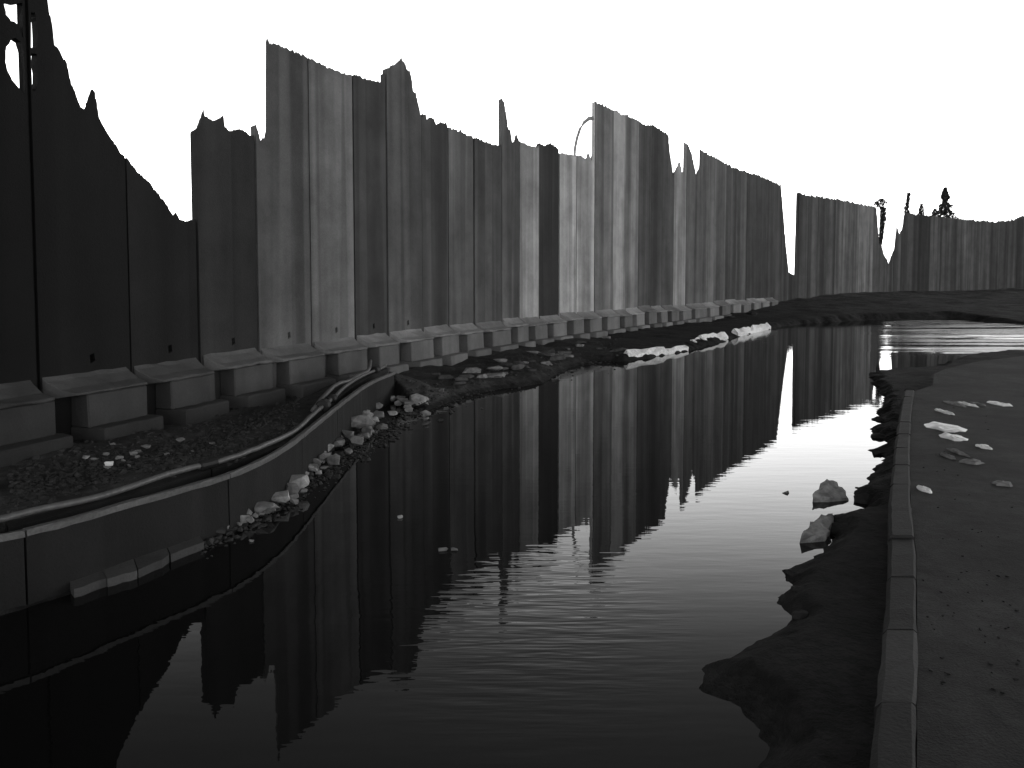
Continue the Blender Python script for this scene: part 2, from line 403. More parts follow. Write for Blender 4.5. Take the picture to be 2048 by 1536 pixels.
# the trench between the kerb wall's two lips, and the bank edge behind it
fr = np.array([(p.x, p.y) for p in front]); rr_ = np.array([(p.x, p.y) for p in rear])
trench = np.vstack([fr, rr_[::-1]])
intr = inside(GX, GY, trench); drear = seg_dist(GX, GY, rr_, False); dfr = seg_dist(GX, GY, fr, False)
behind = (~intr) & (~inside(GX, GY, poly)) & (GX < 0) & (drear < 1.2) & (GY < 16)
H = np.where(behind, H + (.54 - H) * np.clip(1 - drear / 1.0, 0, 1) ** .6, H)
H = np.where(intr | (inside(GX, GY, trench) & (dfr < .05)), .02, H)
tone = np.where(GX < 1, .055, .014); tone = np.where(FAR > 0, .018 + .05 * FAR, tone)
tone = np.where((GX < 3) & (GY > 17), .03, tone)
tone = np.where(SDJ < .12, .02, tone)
ny, nx = GX.shape
verts = np.stack([GX.ravel(), GY.ravel(), H.ravel()], 1)
idx = np.arange(nx * ny).reshape(ny, nx)
quads = np.stack([idx[:-1, :-1].ravel(), idx[:-1, 1:].ravel(), idx[1:, 1:].ravel(), idx[1:, :-1].ravel()], 1)
me = bpy.data.meshes.new('ground'); me.vertices.add(len(verts)); me.vertices.foreach_set('co', verts.ravel())
me.loops.add(quads.size); me.loops.foreach_set('vertex_index', quads.ravel().astype(np.int32))
me.polygons.add(len(quads)); me.polygons.foreach_set('loop_start', np.arange(0, quads.size, 4, dtype=np.int32))
me.polygons.foreach_set('loop_total', np.full(len(quads), 4, np.int32)); me.update(calc_edges=True)
me.polygons.foreach_set('use_smooth', np.ones(len(quads), bool))
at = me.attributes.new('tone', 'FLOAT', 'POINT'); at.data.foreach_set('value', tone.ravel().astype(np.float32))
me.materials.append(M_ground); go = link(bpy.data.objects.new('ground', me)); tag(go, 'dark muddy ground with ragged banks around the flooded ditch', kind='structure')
def gz(x, y):
    i = np.searchsorted(gy, y) - 1; j = np.searchsorted(gx, x) - 1
    return float(H[i:i + 2, j:j + 2].max())

wx = axis([(-40, 8, 8), (8, 34, .16), (34, 64, 5)]); wy = axis([(-6, 22, 7), (22, 46, .09), (46, 62, 4)])
WX, WY = np.meshgrid(wx, wy)
mask = np.clip((WX - .45 * WY) / 2.0, 0, 1) * np.clip((WY - 23) / 3, 0, 1) * np.clip((46 - WY) / 3, 0, 1) * np.clip(.6 + vnoise(WX * .5, WY, .35, 77, 3) * 2.2, 0, 1)
WZ = mask * (.034 * vnoise(WX * .35, WY * 1.0, 1.3, 61, 3) + .005 * vnoise(WX * .5 + 9, WY * 1.2, 3.0, 65, 2)) + mask * .0
wid = np.arange(WX.size).reshape(WX.shape)
wo = mesh_obj('water', np.stack([WX.ravel(), WY.ravel(), WZ.ravel()], 1).tolist(), np.stack([wid[:-1, :-1].ravel(), wid[:-1, 1:].ravel(), wid[1:, 1:].ravel(), wid[1:, :-1].ravel()], 1).tolist(), M_water, None, (0, 0, 0), 0, True); tag(wo, 'still dark flood water mirroring the wall and sky', kind='structure')

# pavement sheet
pv = [Vector((x, y, .30)) for x, y in pave]
tris = tessellate_polygon([pv]); po = mesh_obj('pavement', pv, [tuple(t) for t in tris], M_pave)
bm = bmesh.new(); bm.from_mesh(po.data)
r = bmesh.ops.extrude_face_region(bm, geom=bm.faces[:]); bmesh.ops.translate(bm, verts=[v for v in r['geom'] if isinstance(v, bmesh.types.BMVert)], vec=(0, 0, -.4))
bmesh.ops.recalc_face_normals(bm, faces=bm.faces); bm.to_mesh(po.data); bm.free()
tag(po, 'dark worn asphalt pavement along the right bank', kind='structure')

# ------------------------------------------------------------------ the concrete wall
def wall_line(points, i):
    return points[i], points[i + 1]
def top_px(px): return float(np.interp(px, TOPX, TOPY))
slab_i = 0
def build_slab(A, B, root, near, sec, k):
    """one precast wall slab with its footing between plan points A and B"""
    global slab_i
    slab_i += 1
    u = (B - A); L = u.length; u = u.normalized(); nrm = Vector((u.y, -u.x, 0))      # out, towards the camera side
    rz = math.atan2(u.y, u.x)
    gap = .026 if near else .003
    off = random.uniform(-.012, .02)
    O = A + nrm * off
    # columns of the photograph this slab spans; top edge sampled there
    pxA, pxB = 1024 + F * A.x / A.y, 1024 + F * B.x / B.y
    def loc(px, py):
        P = on_plane(px, py, O, nrm); return (P - O).dot(u), P.z
    samples = []
    xs = [x for x in TOPX if pxA - 30 < x < pxB + 30]
    step = max(2.0, (pxB - pxA) / 40)
    xs = sorted(set(xs + list(np.arange(pxA - 30, pxB + 30, step))))
    for x in xs:
        s, z = loc(x, top_px(x))
        samples.append((s, z))
    scale = A.y / F
    top = []
    ss = np.array([s for s, z in samples]); zz = np.array([z for s, z in samples])
    order = np.argsort(ss, kind='stable'); ss, zz = ss[order], zz[order]
    g0, g1 = gap, L - gap
    ins_ = [(s, z) for s, z in zip(ss, zz) if g0 + .004 < s < g1 - .004]
    prof = [(g0, float(np.interp(g0, ss, zz)))] + ins_ + [(g1, float(np.interp(g1, ss, zz)))]
    # add crumbling along the edge
    fine = []
    for a, b in zip(prof[:-1], prof[1:]):
        d = math.hypot(b[0] - a[0], b[1] - a[1]); n = int(min(14, max(1, d / (.035 if A.y < 30 else .09))))
        slope = abs(b[1] - a[1]) / (abs(b[0] - a[0]) + 1e-6)
        for q in range(n):
            f = q / n; j = random.gauss(0, 1) * scale * (1.5 if slope < 1.2 else 2.3)
            s = a[0] + (b[0] - a[0]) * f; z = a[1] + (b[1] - a[1]) * f
            if not (q == 0 and a is prof[0]): z += j; s = min(g1 - .003, max(g0 + .003, s + random.gauss(0, .4) * scale))
            fine.append((s, z))
    fine.append(prof[-1])
    # make s monotone enough
    f2 = [fine[0]]
    for s, z in fine[1:-1]:
        f2.append((max(s, f2[-1][0] + .0008), z))
    while len(f2) > 1 and f2[-1][0] >= g1 - .002: f2.pop()
    f2.append(fine[-1])
    zmax = 14.0
    outer = [(g0, -.1), (g1, -.1)] + [(s, min(z, zmax)) for s, z in f2[::-1]]
    holes = []
    if A.y < 19 and A.y > 8.5:
        cx = L * .52 + .05; cz = ZJ + .17
        holes.append([(cx - .035, cz - .07), (cx - .045, cz + .05), (cx + .03, cz + .07), (cx + .045, cz - .04)])
    HP = {2: [[(8, 9), (50, 8), (51, 50), (51, 80), (38, 50), (22, 42), (12, 28)], [(28, 74), (42, 82), (51, 105), (53, 120), (53, 187), (46, 188), (31, 169), (16, 144), (11, 125), (13, 94)]],
          3: [[(62, 26), (68, 24), (74, 40), (76, 90), (66, 96), (62, 96)], [(62, 106), (74, 108), (76, 165), (70, 182), (62, 180)]]}
    if sec == 0 and k in HP:
        for h in HP[k]:
            pts = [loc(x, y) for x, y in h]
            pts = [(min(max(s, g0 + .015), g1 - .03), z) for s, z in pts]
            q = []
            for a, b in zip(pts, pts[1:] + pts[:1]):
                for f in (0, .33, .66): q.append((a[0] + (b[0] - a[0]) * f + (random.gauss(0, .008) if f else 0), a[1] + (b[1] - a[1]) * f + random.gauss(0, .008)))
            q = [(min(max(s, g0 + .012), g1 - .025), z) for s, z in q]
            holes.append(q)
    T = .13
    loops = [outer] + holes
    flat = [p for lp in loops for p in lp]
    tr = tessellate_polygon([[Vector((s, z, 0)) for s, z in lp] for lp in loops])
    n = len(flat)
    back = []
    for li, lp in enumerate(loops):
        if li == 0: back += [(min(g1, s + .11 * min(1, max(0, (s - g0 - .05) / .1))), z - .03) if z > 2 else (s, z) for s, z in lp]
        else:
            big = len(lp) > 6; cs = sum(p[0] for p in lp) / len(lp); cz_ = sum(p[1] for p in lp) / len(lp)
            for s_, z_ in lp:
                if big: s_ = min(max(s_ + (-.2 if s_ < cs else .02), .01), L - .01)
                back.append((s_, z_))
    vs = [(s, 0, z) for s, z in flat] + [(s, T, z) for s, z in back]
    fs = [tuple(t) for t in tr] + [tuple(i + n for i in t[::-1]) for t in tr]
    base = 0
    for lp in loops:
        m = len(lp)
        for q in range(m):
            a, b = base + q, base + (q + 1) % m
            fs.append((a, b, b + n, a + n))
        base += m
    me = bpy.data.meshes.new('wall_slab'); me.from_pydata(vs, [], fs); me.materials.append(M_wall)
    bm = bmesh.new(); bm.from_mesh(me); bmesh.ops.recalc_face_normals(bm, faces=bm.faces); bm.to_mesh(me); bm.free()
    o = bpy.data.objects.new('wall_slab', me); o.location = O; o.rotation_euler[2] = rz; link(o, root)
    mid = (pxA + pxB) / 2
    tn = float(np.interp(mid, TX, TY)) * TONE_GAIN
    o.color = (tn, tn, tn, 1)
    if holes and A.y < 19:
        cx = L * .52 + .05; cz = ZJ + .17
        mesh_obj('lifting_socket', [(cx - .08, .1, cz - .1), (cx + .08, .1, cz - .1), (cx + .08, .1, cz + .1), (cx - .08, .1, cz + .1),
                                    (cx - .08, .16, cz - .1), (cx + .08, .16, cz - .1), (cx + .08, .16, cz + .1), (cx - .08, .16, cz + .1)],
                 [(0, 1, 2, 3), (7, 6, 5, 4), (0, 4, 5, 1), (1, 5, 6, 2), (2, 6, 7, 3), (3, 7, 4, 0)], M_black, o)
    # joint filler closes the slit to the next slab, behind the faces
    zt = min(min(z for s, z in prof if s > L - .25), 12)
    nx_ = on_plane(pxB + 9, top_px(pxB + 9), O, nrm).z; zt = min(zt, nx_)
    if k == 2 and sec == 0: zt = 12
    if sec == 0 and near:
        zn = zt - .05
        mesh_obj('joint_filler', [(L - .045, .05, 0), (L + .045, .05, 0), (L + .045, .05, zn), (L - .045, .05, zn), (L - .045, .12, 0), (L + .045, .12, 0), (L + .045, .12, zn), (L - .045, .12, zn)],
                 [(0, 1, 2, 3), (7, 6, 5, 4), (0, 4, 5, 1), (1, 5, 6, 2), (2, 6, 7, 3), (3, 7, 4, 0)], M_joint, o)
    # footing
    if A.y < 47:
        dz = random.uniform(-.03, .03) * (2.2 if A.y > 21 else 1); g = float(np.interp(mid, [-200, 150, 500, 900, 1300], [.12, .17, .30, .62, 1.0])) * (random.uniform(.88, 1.12) if A.y < 21 else random.uniform(.45, 1.0))  # random tone times painted-in shading that darkens footings toward the left
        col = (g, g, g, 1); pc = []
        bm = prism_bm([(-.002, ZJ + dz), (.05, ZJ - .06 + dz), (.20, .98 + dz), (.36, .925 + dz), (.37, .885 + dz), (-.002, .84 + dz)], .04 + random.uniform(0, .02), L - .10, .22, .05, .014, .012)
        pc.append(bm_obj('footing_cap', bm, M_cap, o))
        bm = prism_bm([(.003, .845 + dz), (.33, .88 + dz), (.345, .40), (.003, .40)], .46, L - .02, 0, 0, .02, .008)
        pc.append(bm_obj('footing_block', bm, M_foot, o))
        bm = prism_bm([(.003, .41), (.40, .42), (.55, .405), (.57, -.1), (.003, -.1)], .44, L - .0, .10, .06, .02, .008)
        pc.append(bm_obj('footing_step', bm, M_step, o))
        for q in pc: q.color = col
    return o

sections = [(p1, 'long stained concrete slab wall with broken tops curving along the left of the water'),
            (p2, 'short intact stretch of dark slab wall between the two gaps'),
            (p3, 'distant low-looking slab wall at the right with a ragged left end')]
roots = []
for sec, (pts, lab) in enumerate(sections):
    root = empty('concrete_wall', pts[0]); root.location = (0, 0, 0)
    tag(root, lab, 'wall', 'stretches of concrete slab wall')
    roots.append(root)
    for k in range(len(pts) - 1):
        build_slab(pts[k], pts[k + 1], root, pts[k].y < 30, sec, k)

# bent bar looping out of the broken top
pn = Vector((0, -1, 0))
loop_px = [(1149, 316), (1150, 296), (1154, 276), (1160, 258), (1168, 245), (1178, 237), (1188, 236)]
bm = tube_bm([on_y(x, y, 28.6) for x, y in loop_px], [.05, .06, .06, .06, .07, .08, .08], 6)
o = bm_obj('bent_rebar', bm, M_rebar); o.parent = roots[0]; o['label'] = 'bent bar looping between two broken slab tops'

# ------------------------------------------------------------------ low kerb wall with its channel
def resample(P, step):
    out = [P[0]]; acc = 0
    for a, b in zip(P[:-1], P[1:]):
        n = max(1, int((b - a).length / step))
        for i in range(1, n + 1): out.append(a.lerp(b, i / n))
    return out
def smooth_line(P, it=2):
    for _ in range(it):
        Q = [P[0]]
        for a, b in zip(P[:-1], P[1:]): Q += [a.lerp(b, .25), a.lerp(b, .75)]
        Q.append(P[-1]); P = Q
    return P
def split_len(P, L):
    """cut a polyline into pieces about L long"""
    R = resample(P, .12); tot = 0; pieces = [[R[0]]]
    for a, b in zip(R[:-1], R[1:]):
        tot += (b - a).length; pieces[-1].append(b)
        if tot >= L: pieces.append([b]); tot = 0
    if len(pieces[-1]) < 3 and len(pieces) > 1: pieces[-2] += pieces[-1][1:]; pieces.pop()
    return pieces
def sweep_bm(P, prof, jit=.0, gapcut=.008):
    """sweep a (side, z) profile along plan points; side>0 is to the right of travel"""
    bm = bmesh.new(); rings = []; n = len(P)
    for i, p in enumerate(P):
        d = (P[min(i + 1, n - 1)] - P[max(i - 1, 0)]); d.z = 0; d.normalize(); s = Vector((d.y, -d.x, 0))
        q = p.copy()
        if i == 0: q += d * gapcut
        if i == n - 1: q -= d * gapcut
        rings.append([bm.verts.new((q.x + s.x * a + random.uniform(-jit, jit), q.y + s.y * a + random.uniform(-jit, jit), z + random.uniform(-jit, jit))) for a, z in prof])
    m = len(prof)
    for i in range(n - 1):
        for k in range(m): bm.faces.new((rings[i][k], rings[i][(k + 1) % m], rings[i + 1][(k + 1) % m], rings[i + 1][k]))
    bm.faces.new(rings[0][::-1]); bm.faces.new(rings[-1])
    return bm
FR = smooth_line([Vector((p.x, p.y, 0)) for p in front]); RR = smooth_line([Vector((p.x, p.y, 0)) for p in rear])
kw = empty('kerb_wall'); tag(kw, 'low concrete channel wall curving from the lower left up to the wall footings', 'kerb wall')
for seg in split_len(FR, 1.9):
    bm = sweep_bm(seg, [(-.005, -.2), (-.015, .54), (-.06, .54), (-.08, -.2)], .004); bm_obj('wall_block', bm, M_kerb, kw)
    bm = sweep_bm(seg, [(.012, .538), (.012, .578), (.002, .59), (-.045, .59), (-.055, .578), (-.055, .538)], .004, .004); bm_obj('coping', bm, M_kerbtop, kw)
for seg in split_len(RR, 1.9):
    bm = sweep_bm(seg, [(.05, -.1), (.05, .54), (-.03, .56), (-.06, -.1)], .004); bm_obj('channel_side', bm, M_kerb, kw)
# pipe on the rear lip and its couplings
P3 = [Vector((p.x, p.y, .595 + .012 * math.sin(i * .7) + random.uniform(-.004, .004))) for i, p in enumerate(RR)]
pipe = empty('pipe'); tag(pipe, 'thin light pipe lying along the back edge of the channel', 'pipe')
bm_obj('tube', tube_bm(P3, .03, 8, wob=.06), M_pipe, pipe, smooth=True)
for (x, y, r) in ((622, 822, .10), (660, 800, .07), (735, 745, .085), (383, 936, .05)):
    c = on_z(x, y, .55); i = min(range(len(P3) - 1), key=lambda q: (P3[q] - c).length); d = (P3[i + 1] - P3[i]).normalized(); c = P3[i]
    bm = tube_bm([c - d * .11, c - d * .10, c + d * .10, c + d * .11], [r * .8, r, r, r * .8], 10)
    bm_obj('coupling', bm, M_black, pipe)
# second thin pipe joining near the footings
q2 = [on_z(x, y, z) for x, y, z in ((626, 820, .60), (650, 790, .62), (672, 768, .64), (700, 762, .62), (722, 748, .62), (738, 742, .62), (741, 722, .75))]
tp = bm_obj('pipe', tube_bm(smooth_line(q2, 1), .035, 7, wob=.1), M_pipe, None, smooth=True); tag(tp, 'short bent pipe rising beside the wall footings', 'pipe')

# right kerb of separate stones
rk = empty('kerb'); tag(rk, 'row of kerbstones between the muddy bank and the asphalt', 'kerb')
nK = len(KL)
def kl(t, P): # t in 0..nK-1
    i = min(int(t), len(P) - 2); return P[i].lerp(P[i + 1], t - i)
ts = []; t = 0.0
while t < nK - 1 - .02:
    a = kl(t, KL); t2 = t
    while t2 < nK - 1 and (kl(t2, KL) - a).length < .92: t2 += .01
    ts.append((t, min(t2, nK - 1))); t = t2
for q, (a, b) in enumerate(ts):
    bm = bmesh.new(); rings = []; zt = ZK + random.uniform(-.015, .012); n = 6
    for i in range(n):
        f = a + (b - a) * (i / (n - 1)); e = .012 if i == 0 else (-.012 if i == n - 1 else 0)
        l, r = kl(f, KL), kl(f, KR); d = (kl(min(b, nK - 1), KL) - kl(a, KL)).normalized() * e
        s = (r - l).normalized(); j = lambda: random.uniform(-.005, .005)
        l = l + d; r = r + d - s * .004
        pr = [(l, -.15), (l, zt - .03), (l + s * .03, zt), (r - s * .02, zt), (r, zt - .02), (r, -.15)]
        rings.append([bm.verts.new((p.x + j(), p.y + j(), z + (j() if z > 0 else 0))) for p, z in pr])
    for i in range(n - 1):
        for k in range(6): bm.faces.new((rings[i][k], rings[i][(k + 1) % 6], rings[i + 1][(k + 1) % 6], rings[i + 1][k]))
    bm.faces.new(rings[0][::-1]); bm.faces.new(rings[-1])
    o = bm_obj('kerbstone', bm, M_rkerb, rk); g = random.uniform(.75, 1.2); o.color = (g, g, g, 1)
    mid = kl((a + b) / 2, KL); 
    if 3.9 < mid.y < 4.9: o.color = (1.7,) * 3 + (1,)

# ------------------------------------------------------------------ rubble and debris
# flat concrete strip lying at the foot of the kerb wall
strip_px = [((128, 1132), (205, 1178)), ((190, 1112), (262, 1150)), ((262, 1092), (330, 1128)), ((335, 1072), (404, 1106))]
sl = empty('broken_slab'); tag(sl, 'long flat concrete strip lying at the foot of the channel wall', 'slab')
edge_up = [(126, 1140), (190, 1116), (260, 1094), (325, 1074), (390, 1058)]
edge_dn = [(148, 1176), (215, 1152), (275, 1136), (340, 1106), (408, 1078)]
for a in range(4):
    bm = bmesh.new(); up, dn = edge_up[a:a + 2], edge_dn[a:a + 2]; top = []
    rowu = [on_z(up[0][0] + (up[1][0] - up[0][0]) * f, up[0][1] + (up[1][1] - up[0][1]) * f, .11) for f in (.01, .25, .5, .75, .99)]
    rowd = [on_z(dn[0][0] + (dn[1][0] - dn[0][0]) * f + random.uniform(-1, 1), dn[0][1] + (dn[1][1] - dn[0][1]) * f + random.uniform(-2, 2) + 4, .07) for f in (.01, .25, .5, .75, .99)]
    tu = [bm.verts.new(v) for v in rowu]; td = [bm.verts.new(v) for v in rowd]
    bu = [bm.verts.new((v.x, v.y, -.1)) for v in rowu]; bd = [bm.verts.new((v.x, v.y, -.1)) for v in rowd]
    for i in range(4):
        bm.faces.new((tu[i], tu[i + 1], td[i + 1], td[i])); bm.faces.new((td[i], td[i + 1], bd[i + 1], bd[i])); bm.faces.new((tu[i], bu[i], bu[i + 1], tu[i + 1]))
    bm.faces.new((tu[0], td[0], bd[0], bu[0])); bm.faces.new((tu[4], bu[4], bd[4], td[4]))
    bm_obj('slab_piece', bm, M_strip, sl)

# rubble line at the foot of the kerb wall: chunks are things
def chunk(px, py, wpx, hpx, z, mat, label, group, seed, flat=.55, name='concrete_chunk', cat='rubble'):
    c = on_z(px, py, z); s = c.y / F; sx = wpx * s; sz = max(.04, hpx * s * .8); sy = sx * flat
    bm = chunk_bm(sx, sy, sz, seed); o = bm_obj(name, bm, mat, None, (c.x, c.y, z + sz * .25), random.uniform(-.6, .6))
    tag(o, label, cat, group); return o
line = [(400, 1068), (430, 1050), (468, 1040), (505, 1030), (540, 1012), (575, 988), (600, 962), (625, 935), (660, 905), (690, 885), (730, 850), (760, 815), (790, 800), (830, 800), (850, 815)]
LX = [p[0] for p in line]; LY = [p[1] for p in line]
sd_ = 100
def ordinal(n): return str(n) + ('th' if 10 <= n % 100 <= 20 else {1: 'st', 2: 'nd', 3: 'rd'}.get(n % 10, 'th'))
for i, px in enumerate(sorted(random.uniform(405, 855) for _ in range(130))):
    py = np.interp(px, LX, LY) + random.gauss(0, 9 if px < 560 else 15); w_ = random.uniform(16, 46) * (1 - (px - 400) / 1100); sd_ += 1
    pale = random.random() < .2
    chunk(px, py, w_, w_ * random.uniform(.5, 1.1), .05, M_mid if pale and px > 540 else M_chunk if (px > 440 or pale) else M_grav, '%s%s broken chunk, %s from the near end of the rubble line by the channel' % ('large ' if w_ > 28 else 'small ' if w_ < 20 else '', 'pale' if pale else 'grey', ordinal(i + 1)), 'rubble along the channel wall', sd_)
for (px, py, w_, h_, lab) in ((520, 1020, 74, 34, 'large flat grey slab fragment at the middle of the rubble line'),
                              (590, 975, 62, 44, 'palest broken lump in the rubble line below the channel wall'),
                              (836, 806, 44, 34, 'rounded pale lump at the far end of the rubble line'),
                              (790, 790, 50, 40, 'curled pale fragment just before the far end of the rubble line'),
                              (720, 850, 60, 40, 'split grey block where the rubble line narrows'),
                              (555, 1000, 60, 30, 'tilted flat fragment beside the palest lump')):
    sd_ += 1; chunk(px, py, w_, h_, .07, M_mid if 'pale' in lab else M_chunk, lab, None, sd_, .7)
# rubble on the earth strip between footings and channel
for i, t_ in enumerate(sorted(random.random() for _ in range(30))):
    px = 170 + 400 * t_; py = 925 - 62 * t_ + random.gauss(0, 16); sd_ += 1
    w_ = random.uniform(10, 22)
    chunk(px, py, w_, w_ * .6, .36, M_chunk, '%s stone, %s from the left on the earth strip behind the channel' % ('flat grey' if w_ > 16 else 'small grey', ordinal(i + 1)), 'stones on the earth strip', sd_)
chunk(218, 930, 19, 15, .42, M_litter, 'small bright scrap lying on the earth strip', None, 991, name='litter_scrap', cat='litter')
chunk(521, 857, 12, 12, .42, M_litter, 'tiny bright scrap beside the pipe near the footings', None, 992, name='litter_scrap', cat='litter')
# debris on the dark bank in the middle
for i, px in enumerate(sorted(random.uniform(870, 1250) for _ in range(44))):
    py = np.interp(px, [870, 1000, 1130, 1250], [770, 740, 705, 690]) + random.gauss(0, 13); sd_ += 1
    w_ = random.uniform(14, 44); p = on_z(px, py, .2); dk = random.random() < .6
    chunk(px, py, w_, w_ * .4, max(.02, gz(p.x, p.y)), M_dark if dk else M_chunk, '%s broken block, %s from the left on the muddy bank below the middle footings' % ('dark' if dk else 'grey', ordinal(i + 1)), 'blocks on the middle bank', sd_)
chunk(888, 783, 74, 20, .05, M_chunk, 'long low slab fragment at the water edge below the middle footings', None, 777, .5)

# pale broken slabs along the far waterline: (left, right, y left, y right, thickness)
def plank(px0, py0, px1, py1, hpx, label, mat=M_pale, name='pale_slab', cat='slab', group='pale slabs along the far bank', z=.05):
    a = on_z(px0, py0, z); b = on_z(px1, py1, z); d = b - a; L = d.length; s = (a.y + b.y) / 2 / F; h = hpx * s * .6
    n = max(3, int(L / .35)); bm = bmesh.new(); rings = []
    nd = Vector((d.y, -d.x, 0)).normalized()
    for i in range(n + 1):
        p = d * (i / n); j = lambda k=.1: random.uniform(-k, k) * h
        rings.append([bm.verts.new((p.x + nd.x * (h * .55) + j(), p.y + nd.y * h * .55 + j(), -.12)), bm.verts.new((p.x + nd.x * h * .5 + j(.2), p.y + nd.y * h * .5 + j(.2), h * .35 + j(.25))),
                      bm.verts.new((p.x - nd.x * h * .25, p.y - nd.y * h * .25, h + j(.25))), bm.verts.new((p.x - nd.x * h * .7, p.y - nd.y * h * .7, h * .8 + j(.2))), bm.verts.new((p.x - nd.x * h * .7, p.y - nd.y * h * .7, -.12))])
    for i in range(n):
        for k in range(5): bm.faces.new((rings[i][k], rings[i][(k + 1) % 5], rings[i + 1][(k + 1) % 5], rings[i + 1][k]))
    bm.faces.new(rings[0][::-1]); bm.faces.new(rings[-1])
    o = bm_obj(name, bm, mat, None, a); tag(o, label, cat, group); return o
plank(1255, 716, 1330, 706, 22, 'pale slab at the near end of the row along the far bank')
plank(1333, 706, 1372, 698, 14, 'thinner pale slab touching the nearest one of the far bank row')
plank(1388, 690, 1400, 684, 18, 'short upright pale piece standing between the slabs of the far bank row')
plank(1404, 684, 1452, 676, 20, 'lumpy pale slab in the middle of the row along the far bank')
plank(1471, 671, 1536, 656, 18, 'smooth sloping pale slab past the middle of the far bank row')
plank(1542, 642, 1572, 640, 13, 'small pale heap where the far bank row bends')
plank(1568, 634, 1606, 630, 6, 'thin pale strip on the far bank after the heap', z=.2)
plank(1622, 628, 1672, 620, 6, 'farthest thin pale strip on the far bank', z=.2)
FARLAB = ['dark lump left of the nearest pale slab of the far bank row', 'dark lump on the bank above the nearest pale slab', 'dark lump on the bank above the upright pale piece', 'dark lump on the bank above the smooth sloping pale slab',
          'dark lump low on the bank behind the nearest pale slab', 'dark lump just above the lumpy pale slab', 'dark lump above the small pale heap at the bend', 'dark lump farthest left on the bank, where the middle bank ends',
          'dark lump on the far mound below the short wall stretch', 'broad dark lump on the far mound below the conifer', 'dark lump high on the far mound right of the conifer', 'dark lump on the far mound in front of the second gap', 'dark lump on the mound at the right edge']
for k, (px, py, w_) in enumerate(((1230, 705, 26), (1330, 672, 34), (1385, 664, 26), (1460, 640, 40), (1290, 690, 30), (1420, 652, 30), (1500, 630, 40), (1170, 712, 40))):
    p = on_z(px, py, .3); sd_ += 1
    chunk(px, py, w_, w_ * .35, max(.1, gz(p.x, min(p.y, 80))) - .08, M_kerb, FARLAB[k], 'dark rubble on the far bank', sd_, .8)

# the two pale lumps standing in the water near the right bank
def lump(pts_top, name, label):
    """a broken lump: pixel outline of its lit top at slightly different heights, dark underside in the water"""
    bm = bmesh.new(); T = [bm.verts.new(on_z(x, y, z)) for x, y, z in pts_top]
    c = sum((v.co for v in T), Vector()) / len(T)
    Bv = [bm.verts.new((c.x + (v.co.x - c.x) * 1.1, c.y + (v.co.y - c.y) * 1.0, -.05)) for v in T]
    pk = bm.verts.new(c + Vector((-.02, .02, .05))); n = len(T)
    for i in range(n):
        bm.faces.new((T[i], T[(i + 1) % n], pk)); bm.faces.new((T[i], Bv[i], Bv[(i + 1) % n], T[(i + 1) % n]))
    bm.faces.new(Bv)
    bmesh.ops.subdivide_edges(bm, edges=bm.edges[:], cuts=2, use_grid_fill=True)
    for v in bm.verts:
        if v.co.z > .02: v.co += Vector(mnoise.noise_vector(v.co * 11)) * .035 + Vector(mnoise.noise_vector(v.co * 30)) * .012
    o = bm_obj(name, bm, M_mid); tag(o, label, 'debris'); return o
lump([(1628, 992, .07), (1638, 972, .10), (1652, 960, .13), (1672, 962, .12), (1682, 978, .07), (1697, 997, .02), (1660, 997, .04)], 'floating_lump', 'pale crumpled lump in the water, the farther of two by the right bank')
lump([(1603, 1070, .08), (1622, 1045, .10), (1645, 1027, .12), (1664, 1030, .10), (1660, 1050, .09), (1650, 1070, .06)], 'floating_lump', 'pale ribbed lump in the water touching the right bank, the nearer of two')
chunk(1570, 986, 18, 7, 0.0, M_chunk, 'tiny leaf-like scrap floating on the bright water', None, 881, name='floating_scrap', cat='litter')
chunk(800, 1036, 12, 6, 0.0, M_mid, 'tiny pale scrap floating on the dark water left of centre', None, 882, name='floating_scrap', cat='litter')
chunk(885, 1101, 22, 5, 0.0, M_chunk, 'thin curled scrap floating on the dark water near the ripples', None, 883, name='floating_scrap', cat='litter')
chunk(908, 1101, 16, 5, 0.0, M_chunk, 'small scrap floating beside the thin curled one near the ripples', None, 884, name='floating_scrap', cat='litter')
chunk(503, 1083, 12, 6, 0.0, M_chunk, 'tiny pale scrap floating below the rubble line', None, 885, name='floating_scrap', cat='litter')

# mud clods along the right shore
for i, (px, py, w_, lab) in enumerate(((1760, 752, 46, 'at the tip of the muddy spit'), (1800, 765, 60, 'beside the far end of the kerb'), (1760, 838, 34, 'at the uppermost notch of the shore above the lumps'), (1755, 872, 38, 'at the second notch of the shore above the lumps'),
                                   (1760, 905, 34, 'at the third notch of the shore above the lumps'), (1735, 1000, 50, 'right of the farther pale lump'), (1680, 1060, 60, 'right of the nearer pale lump'), (1600, 1185, 46, 'on the bulge of the shore below the lumps'),
                                   (1590, 1150, 40, 'just above the bulge of the shore'), (1600, 1235, 46, 'just below the bulge of the shore'), (1850, 750, 60, 'right of the tip of the muddy spit'))):
    p = on_z(px, py, .02); sd_ += 1; s = p.y / F
    bm = chunk_bm(w_ * s, w_ * s * .9, .11, sd_)
    bmesh.ops.subdivide_edges(bm, edges=bm.edges[:], cuts=3, use_grid_fill=True)
    bmesh.ops.smooth_vert(bm, verts=bm.verts, factor=.6, use_axis_x=True, use_axis_y=True, use_axis_z=True)
    for v in bm.verts: v.co += Vector(mnoise.noise_vector(v.co * 12 + Vector((i, 0, 0)))) * .03
    o = bm_obj('mud_clod', bm, M_bark, None, (p.x, p.y, .02), random.uniform(0, 3)); tag(o, 'black mud clod ' + lab, 'mud clod', 'mud clods along the right bank')

